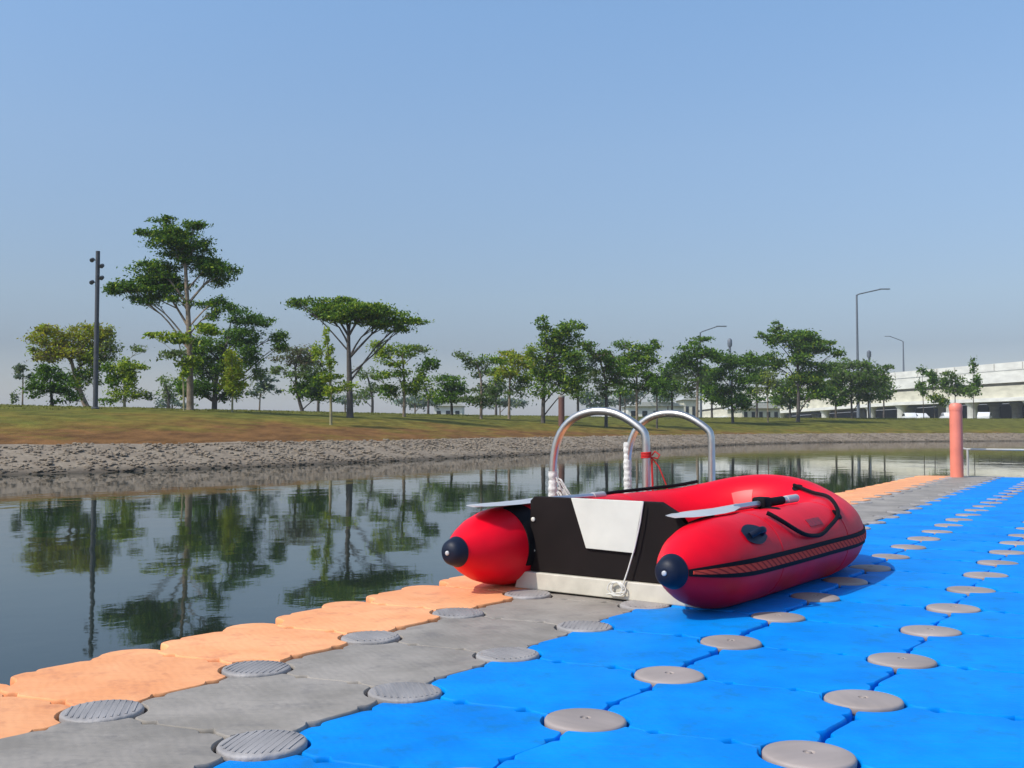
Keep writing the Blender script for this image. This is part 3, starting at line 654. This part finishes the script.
tree('tall_centre_tree','tall uneven tree standing left of the steel hoops','tree',543,60,[(551,338,12,12,1),(543,325,7,7,1),(562,332,12,9,.9),(576,326,10,6,.8),(572,338,8,6,.7),(555,352,19,11,1.2),(570,358,13,9,1),(546,370,18,10,1.1,ML),(562,378,22,10,1.1),(580,368,11,5,.8),(532,356,8,9,.9,LG),(545,390,16,7,.6),(575,386,14,6,.7)],[('dark',4),('mid',5),('light',2)],trunk=[(543,0),(544,385),(548,350)],tr=.13,bark='barkd',split=.2)
tree('arching_tree','arching olive tree right of the brown post','tree',606,62,[(584,346,13,5,.9),(598,354,13,7,1),(608,364,12,9,1),(618,376,12,9,1),(596,378,10,8,.8,SP_),(602,390,12,8,.7,SP_),(592,364,8,6,.7,FR)],[('mid',5),('brown',2),('dark',3)],trunk=[(606,0),(606,385),(600,360)],tr=.11,bark='barkd')
tree('forked_tree','fork topped tree rising behind the steel hoops','tree',637,68,[(623,344,9,5,.9),(640,346,10,5,.9),(652,344,8,7,1),(630,356,14,7,.8),(647,360,14,9,1),(632,372,17,8,1),(650,378,14,8,1,DK),(634,388,14,7,.7),(660,384,9,4,.9,DK)],MD,trunk=[(637,0),(637,380),(638,355)],tr=.1,split=.2)
tree('dark_slim_tree','dark slim tree between the forked and flat topped trees','tree',657,66,[(657,392,5,6,.7),(657,382,9,5,.8)],DK,trunk=[(657,0),(657,385)],tr=.07,bark='barkd')
tree('flat_topped_tree','flat topped tree under the double lamp','tree',697,78,[(701,341,12,4,1.1),(693,352,18,6,1.2),(708,354,12,5,1),(679,362,12,8,1.1),(694,364,14,7,1),(684,376,10,9,.6,SP_),(700,378,12,8,.5,SP_),(690,390,12,8,.5,SP_)],[('mid',5),('dark',5)],trunk=[(697,0),(698,380),(698,352)],tr=.12)
tree('broad_low_tree','broad low branching tree right of the double lamp','tree',733,80,[(722,358,12,6,1),(738,362,16,9,1.2),(752,360,10,7,1),(720,374,14,7,.9),(740,380,15,9,1.1),(726,392,17,9,1.2),(738,402,16,8,1.1),(748,372,8,5,.8)],[('dark',5),('mid',5)],trunk=[(733,0),(732,395),(733,372)],tr=.12,bark='barkd',split=.2)
tree('large_right_tree','largest spreading tree on the right bank','tree',798,86,[(796,338,17,9,1.2),(776,326,7,5,1),(777,338,8,8,1.1),(764,335,7,3,.9),(811,338,10,8,1.2),(806,349,22,6,1.2),(826,346,13,6,1.1),(836,352,7,4,1),(774,358,13,7,1),(796,360,14,8,1),(815,368,20,8,1.1),(808,382,20,10,1.2,ML),(818,393,16,7,1),(780,368,9,5,.6)],[('dark',4),('mid',5),('light',1)],trunk=[(798,0),(799,390),(798,350)],tr=.17,bark='barkd',dens=1.1,split=.2)
tree('pale_small_tree','pale small tree left below the largest right bank tree','tree',768,84,[(766,378,9,8,.8),(776,385,10,7,.9),(764,392,8,6,.6)],[('dull',6),('light',2)],trunk=[(768,0),(768,385)],tr=.06)
tree('wide_right_tree','wide sparse layered tree below the tall street lamp','tree',852,95,[(850,363,20,6,1),(868,367,16,6,.9),(883,369,9,4,.8),(842,374,16,7,1),(862,380,22,9,1.1),(880,378,9,6,.8),(872,392,15,8,1),(848,390,16,7,.9),(838,384,9,7,.8)],[('dull',4),('mid',4),('dark',3)],trunk=[(852,0),(852,395),(854,370)],tr=.11,bark='barkd',split=.2)
tree('second_trunk_tree','thin trunked tree right beside the wide layered tree','tree',869,97,[(868,398,10,5,.7),(872,386,11,6,.8),(878,376,8,4,.7)],[('dull',4),('mid',4)],trunk=[(869,0),(868,385)],tr=.09,bark='bark')
tree('slender_tree','slender twin columned young tree before the bridge','tree',924,104,[(923,371,4,5,1),(921,383,4,8,1.1),(925,393,3,5,.6)],[('dark',4),('mid',4),('dull',2)],trunk=[(924,0),(923,375)],tr=.05,bark='barkd')
tree('slender_tree','slender leafy young tree close left of the orange post','tree',935,103,[(932,374,4,5,1),(934,385,5,9,1.2),(936,398,6,6,.9,ML),(944,402,6,5,.9,ML)],[('dark',4),('mid',4)],trunk=[(935,0),(933,378)],tr=.05,bark='barkd')
tree('slender_tree','small bushy young tree directly above the orange post','tree',955,102,[(953,374,7,4,1),(958,380,11,6,1),(953,388,9,6,1),(962,392,10,6,.9)],[('dull',4),('mid',5)],trunk=[(955,0),(956,385)],tr=.06,bark='barkd')
tree('slender_tree','slim dark column tree right of the orange post','tree',974,105,[(973,364,3.5,6,1.2),(976,380,4.5,7,1.2),(974,392,5,7,1)],[('dark',5),('mid',4)],trunk=[(974,0),(974,368)],tr=.05,bark='barkd')
EX=[('filler_tree','leafy dark tree between the second steel hoop and the flat topped tree',672,88,[(668,372,10,9,1),(676,384,11,10,1),(664,390,9,8,.9)],DK),
 ('filler_tree','dense low tree filling the gap behind the flat topped tree',712,96,[(712,372,13,9,1.1),(708,388,14,10,1.1),(716,400,13,7,1)],MD),
 ('filler_tree','leafy tree between the broad low tree and the largest right tree',757,94,[(756,366,12,8,1),(762,378,10,9,.9),(752,396,13,8,.9)],DK),
 ('filler_tree','low dense tree in front of the bridge under the largest right tree',790,100,[(786,384,13,9,1),(796,397,15,8,1.1),(780,398,11,7,.9)],MD),
 ('filler_tree','dark dense tree between the largest right tree and the wide layered tree',836,98,[(836,372,14,9,1.1),(832,388,16,10,1.1),(842,400,13,7,.9)],DK),
 ('filler_tree','olive tree just right of the tallest street lamp base',884,108,[(882,384,11,8,.9),(888,393,9,6,.8)],[('dull',4),('mid',4)]),
 ('filler_tree','pale green tree left of the dark tree behind the tallest one',168,66,[(164,384,9,8,.6),(172,395,10,7,.6)],SP_),
 ('filler_tree','pale leafy tree between the brownish and the slim pole like tree',318,70,[(316,368,9,8,.7),(322,384,10,9,.8)],SP_),
 ('filler_tree','pale tree right behind the umbrella shaped trees trunk',372,76,[(366,372,9,7,.5),(374,388,12,8,.6),(360,396,9,6,.6)],SP_),
 ('filler_tree','light tree between the dark rounded bush and the open crowned tree',428,80,[(424,384,9,7,.6),(432,396,11,7,.8)],ML),
 ('filler_tree','olive tree between the thin pale and the yellowish trees',496,84,[(494,372,10,8,.8),(498,388,13,9,.8)],ML),
 ('filler_tree','thin olive tree right of the tall centre tree',578,80,[(578,356,9,6,.7),(582,374,11,8,.7),(576,392,12,7,.6)],[('mid',4),('dull',4)]),
 ('filler_tree','leafy tree between the arching and the forked trees',620,84,[(618,362,10,7,.8),(622,388,12,8,.8)],MD)]
for nm,lb,u,D,cl,lf in EX: tree('roadside_tree',lb,'tree',u,D,cl,lf,trunk=[(u,0),(u,cl[-1][1]),(cl[0][0],cl[0][1])],tr=.11,bark='barkd',split=.2)
# faint far trees well behind the bank
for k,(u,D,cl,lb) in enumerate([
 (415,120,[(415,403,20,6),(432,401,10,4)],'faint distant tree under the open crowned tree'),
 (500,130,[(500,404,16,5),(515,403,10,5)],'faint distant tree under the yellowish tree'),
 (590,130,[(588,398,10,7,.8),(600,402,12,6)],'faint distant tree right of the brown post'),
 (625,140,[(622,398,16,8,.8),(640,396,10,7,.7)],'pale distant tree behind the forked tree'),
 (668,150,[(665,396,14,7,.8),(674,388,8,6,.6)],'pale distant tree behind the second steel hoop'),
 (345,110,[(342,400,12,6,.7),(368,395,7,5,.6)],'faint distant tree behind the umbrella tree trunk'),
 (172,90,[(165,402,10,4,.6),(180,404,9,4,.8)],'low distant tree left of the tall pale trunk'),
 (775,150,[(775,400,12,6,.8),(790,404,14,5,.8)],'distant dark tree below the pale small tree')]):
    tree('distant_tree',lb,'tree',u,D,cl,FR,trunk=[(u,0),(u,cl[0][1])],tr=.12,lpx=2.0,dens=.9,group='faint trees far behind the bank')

# ------------------------------------------------------------------ poles and lamps
def on(u,D): x=xat(u,D); return Vector((x,D,hgt(x,D)))
D=41; b0=on(95,D); px=D/F; hT=EYE+(428-250)*px-b0.z
sp=empty('spotlight_pole',b0); tag(sp,'dark slim pole carrying four small spotlights on the left bank','light pole')
MB().tube([(0,0,-.2),(0,0,hT*.55)],.095,14).build('lower_pole',M['pole'],sp)
MB().tube([(0,0,hT*.55),(0,0,hT)],.082,14).build('upper_pole',M['pole'],sp)
MB().lathe([(.16,-.05),(.16,.05),(.11,.08)],16).build('base_flange',M['pole'],sp)
for v,s in ((259,-1),(265,1),(277,1),(281.5,-1)):
    z=EYE+(428-v)*px-b0.z; sl_=empty('spotlight',(0,0,z)); sl_.parent=sp
    MB().tube([(s*.06,0,0),(s*.16,-.02,0)],.02,8).build('bracket',M['pole'],sl_)
    T=Matrix.Translation((s*.19,-.05,0))@Matrix.Rotation(R(115),4,'X'); MB().lathe([(.05,-.10),(.075,-.06),(.085,.08),(.07,.085)],14,T).build('lamp_head',M['pole'],sl_,fix=True)
def street_lamp(u,vt,D,arms,label,z0=None,base=None,r=.1):
    x=xat(u,D); zb=hgt(x,D) if z0 is None else z0; px=D/F; h=EYE+(428-vt)*px-zb
    g=empty('street_lamp',(x,D,zb)); tag(g,label,'street lamp','street lamps beyond the bank')
    MB().tube([(0,0,-.2),(0,0,h*.5),(0,0,h)],[r*1.15,r*.85,r*.6],10).build('lamp_post',M['lamp'],g)
    for du,dv in arms:
        ex=du*px; ez=dv*px
        MB().tube([(0,0,h-.25),(ex*.03,0,h-.02),(ex*.10,0,h+ez*.12),(ex,0,h+ez)],r*.42,8).build('arm',M['lamp'],g)
        e=Vector((ex,0,h+ez)); T=Matrix.Rotation(-math.atan2(ez*.3,ex),3,'Y')
        MB().box(e+Vector((math.copysign(.45,ex),0,.02)),(.55,.16,.05),M=None).build('lamp_head',M['lamp'],g,bevel=.03)
    return g
street_lamp(858.5,294,112,[(24,5.5)],'tallest grey street lamp with one arm pointing right',r=.16)
street_lamp(701,332,112,[(17,6)],'street lamp with upswept arm above the flat topped tree',r=.13)
street_lamp(904.5,341,196,[(-13,5)],'street lamp on the bridge with its arm pointing left',z0=10.4,r=.17)
def short_pole(u,vt,D,label):
    x=xat(u,D); zb=hgt(x,D); px=D/F; h=EYE+(428-vt)*px-zb
    g=empty('utility_pole',(x,D,zb)); tag(g,label,'pole')
    MB().tube([(0,0,-.2),(0,0,h*.9)],.15,10).build('pole_shaft',M['lamp'],g)
    MB().lathe([(.26,h*.9),(.30,h*.93),(.28,h*.98),(.1,h)],12).build('pole_head',M['lamp'],g)
short_pole(730.5,338,128,'thick topped pole between the double lamp and the largest right tree')
short_pole(870,350,140,'short dark pole tip just right of the tallest street lamp')
b0=on(561.5,58); bp_=empty('brown_post',b0); tag(bp_,'rust brown round post on the bank beside the first steel hoop','post')
hh=EYE+(428-395)*58/F-b0.z
MB().lathe([(.17,-.2),(.17,hh-.12)],16).build('post_shaft',M['rust'],bp_)
MB().lathe([(.18,hh-.12),(.18,hh-.02),(.13,hh)],16).build('post_cap',M['concd'],bp_)

# ------------------------------------------------------------------ bridge
def zc(v,D): return EYE+(428-v)*D/F
BL=[(1300,112),(1024,160),(896,191),(750,250),(640,335),(590,420)]
top=[10.3,10.85,10.8,9.7,6.8,4.6]
# world points on near (left) edge
bx=[(xat(u,D) if u<1200 else 92.5,D) for u,D in BL]
br=empty('bridge',(bx[1][0],bx[1][1],1.6)); tag(br,'long pale concrete bridge running behind the trees on the right','bridge')
def strip(name,zf0,zf1,in0,in1,m,parent=br,seg=24):
    P=catmull(bx,6.0); Z=np.interp(P[:,1],[b[1] for b in bx],top)
    T=np.gradient(P,axis=0); T/=np.linalg.norm(T,axis=1)[:,None]; Nn=np.stack([T[:,1],-T[:,0]],1)   # to the right / away side
    vs=[];
    for i in range(len(P)):
        a=P[i]+Nn[i]*in0; c=P[i]+Nn[i]*in1; z0=Z[i]+zf0*(1 if zf0>-50 else 1); z1=Z[i]+zf1
        for q,z in ((a,z0),(c,z0),(c,z1),(a,z1)): vs.append((q[0]-br.location.x,q[1]-br.location.y,z-br.location.z))
    fs=[(i*4+k,i*4+(k+1)%4,(i+1)*4+(k+1)%4,(i+1)*4+k) for i in range(len(P)-1) for k in range(4)]
    n=len(P); fs+=[(0,1,2,3)[::-1],tuple((n-1)*4+k for k in range(4))]
    return MB().add(vs,fs).build(name,m,parent,False,fix=True)
strip('parapet',-1.15,0,0,.3,M['conc'])
strip('fascia',-3.1,-1.2,.12,.7,M['conc'])
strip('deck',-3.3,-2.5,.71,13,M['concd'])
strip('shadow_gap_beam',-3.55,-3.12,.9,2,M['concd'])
strip('girder',-5.4,-3.56,.5,2.2,M['conc2'])
strip('lower_ledge',-6.0,-5.41,-.1,3,M['conc'])
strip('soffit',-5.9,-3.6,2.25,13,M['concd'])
strip('far_parapet',-2.4,0,13.01,13.4,M['conc'])
P=catmull(bx,5.0); Tn=np.gradient(P,axis=0); Tn/=np.linalg.norm(Tn,axis=1)[:,None]
for i in range(4,min(len(P),60)):
    z=float(np.interp(P[i][1],[b[1] for b in bx],top)); a=math.atan2(Tn[i][1],Tn[i][0])
    n_=np.array([Tn[i][1],-Tn[i][0]]); q=P[i]-n_*.02
    MB().box((q[0]-br.location.x,q[1]-br.location.y,z-.6-br.location.z),(.05,.015,.55),a).build('panel_joint',M['concd'],br,False)
P=catmull(bx,6.0)
def pier(u,w=1.3,nm='pier'):
    # locate on the bridge line
    best=min(range(len(P)),key=lambda i:abs(512+F*P[i][0]/P[i][1]-u)); x,y=P[best]; zt=float(np.interp(y,[b[1] for b in bx],top))-6.0
    for q in (1.2,9.5):
        mb=MB(); mb.lathe([(w*.62,-1.0),(w*.62,zt-1.6-.6),(w*.95,zt-1.6+.02)],14,Matrix.Translation((x+q-br.location.x,y+q*.25-br.location.y,0)))
        mb.build(nm,M['conc'],br)
for u in (1100,1013,968,936,900,863,816,782,752,718,690,664): pier(u)
strip('underdeck_shade_wall',-30,-5.95,13.5,14,M['dark'])  # added wall, coloured near black to paint the shade under the deck
# low buildings seen below and left of the bridge
def low_building(u0,u1,vt,vb,D,label,roofh=.6,m='conc',wins=5,roofm='rail'):
    x0,x1=xat(u0,D),xat(u1,D); zt=zc(vt,D); zb=1.5; g=empty('low_building',((x0+x1)/2,D,zb)); tag(g,label,'building'); w=(x1-x0)/2; h=zt-zb-roofh
    MB().box((0,4,h/2),(w,4,h/2)).build('wall',M[m],g,False)
    MB().prism([(-w-.4,h+.01),(w+.4,h+.01),(w*.6,h+roofh),(-w*.6,h+roofh)],-.5,8.5).build('roof',M[roofm],g,False,fix=True)
    for k in range(wins):
        x=-w+(k+.5)*2*w/wins; MB().box((x,-.02,h*.5),(w/wins*.45,.04,h*.22)).build('window',M['glass'],g,False)
low_building(628,684,402,415,150,'low white building seen through the second steel hoop')
low_building(684,697,396,415,170,'narrow cream building left of the broad low tree',m='conc2',wins=2)
low_building(434,462,402,412,160,'low white roofed building beside the dark round bush',wins=3)
low_building(742,780,403,415,120,'pinkish low building under the pale small tree',m='conc2',wins=5)
# pale cars under the bridge
def car(u,D,label,rz=80):
    x=xat(u,D); g=empty('parked_car',(x,D,hgt(x,D)),R(rz)); tag(g,label,'car','pale cars parked under the bridge')
    MB().prism([(-2.1,.35),(2.1,.35),(2.12,.72),(1.1,.92),(.45,1.42),(-1.1,1.46),(-1.8,.98),(-2.12,.9)],-.86,.86).build('body',M['vanw'],g,bevel=.07)
    MB().prism([(1.0,.93),(.42,1.36),(-1.05,1.38),(-1.6,1.0)],-.875,.875).build('window',M['glass'],g,False)
    for sx in (-1.35,1.35):
        for sy in (-.8,.8): MB().lathe([(.31,-.1),(.31,.1)],16,Matrix.Translation((sx,sy,.31))@Matrix.Rotation(R(90),4,'X')).build('wheel',M['tyre'],g,fix=True)
car(909,168,'leftmost white car parked under the bridge'); car(918,172,'white car under the bridge left of the slender twin tree',100)
car(948,165,'white car under the bridge just left of the orange post'); car(985,160,'white car under the bridge right of the slim dark column tree',60)

# ------------------------------------------------------------------ light, world, camera
SUN_EL, SUN_AZ = 48.0, 0
sd=Vector((-.87,-.49,0)).normalized()*math.cos(R(SUN_EL))+Vector((0,0,math.sin(R(SUN_EL))))     # towards the sun
sl=bpy.data.lights.new('sun','SUN'); sl.energy=3.3; sl.angle=R(.55); sl.color=(1,.95,.87)
so=bpy.data.objects.new('sun',sl); col.objects.link(so); so.location=sd*30; so.rotation_euler=sd.to_track_quat('Z','Y').to_euler()
wd=bpy.data.worlds.new('World'); scn.world=wd; wd.use_nodes=True; N=wd.node_tree.nodes; L=wd.node_tree.links
sk=N.new('ShaderNodeTexSky'); sk.sky_type='NISHITA'; sk.sun_disc=False; sk.sun_elevation=R(SUN_EL); sk.sun_rotation=math.atan2(sd.x,sd.y)
sk.air_density=1.0; sk.dust_density=1.2; sk.ozone_density=1.6; sk.altitude=0
bg=N['Background']; bg.inputs[1].default_value=.135
tc=N.new('ShaderNodeTexCoord'); sx=N.new('ShaderNodeSeparateXYZ'); L.new(tc.outputs['Generated'],sx.inputs[0])
rp=N.new('ShaderNodeValToRGB'); e=rp.color_ramp.elements           # hazy grey air low over the horizon
e[0].position=0; e[0].color=(.68,.655,.74,1); e[1].position=.5; e[1].color=(.93,1,1,1)
for p_,c_ in ((.074,(.455,.45,.52)),(.12,(.585,.575,.60)),(.257,(.81,.83,.83)),(.375,(.90,1.0,1.02))):
    q=e.new(p_); q.color=(*c_,1)
L.new(sx.outputs[2],rp.inputs[0])
mx=N.new('ShaderNodeMix'); mx.data_type='RGBA'; mx.blend_type='MULTIPLY'; mx.inputs['Factor'].default_value=1; L.new(sk.outputs[0],mx.inputs['A']); L.new(rp.outputs[0],mx.inputs['B'])
gn=N.new('ShaderNodeMix'); gn.data_type='RGBA'; gn.blend_type='MULTIPLY'; gn.inputs['Factor'].default_value=1; L.new(mx.outputs['Result'],gn.inputs['A']); gn.inputs['B'].default_value=(1.27,1.27,1.29,1)
L.new(gn.outputs['Result'],bg.inputs[0])
if HAZE:
    hz=MB().box((0,0,0),(1200,1200,1)).build('haze',[],smooth=False)
    hz.scale=(1,1,16); hz.location=(0,0,12.2)
    hm=bpy.data.materials.new('haze_air'); hm.use_nodes=True; hn=hm.node_tree; hn.nodes.remove(hn.nodes['Principled BSDF'])
    pv=hn.nodes.new('ShaderNodeVolumePrincipled'); pv.inputs['Color'].default_value=(.87,.94,1,1); pv.inputs['Density'].default_value=HAZE
    hn.links.new(pv.outputs[0],hn.nodes['Material Output'].inputs['Volume']); hz.data.materials.append(hm); tag(hz,kind='stuff',label='thin pale haze in the air')

cam=bpy.data.cameras.new('camera'); co=bpy.data.objects.new('camera',cam); col.objects.link(co); scn.camera=co
co.location=(0,0,EYE); co.rotation_euler=(math.pi/2+PITCH,0,0)
cam.sensor_fit='HORIZONTAL'; cam.sensor_width=36; cam.lens=36*F/1024; cam.clip_start=.05; cam.clip_end=9000
scn.view_settings.view_transform='Standard'; scn.view_settings.look='None'; scn.view_settings.exposure=.15; scn.view_settings.gamma=1
scn.cycles.max_bounces=8
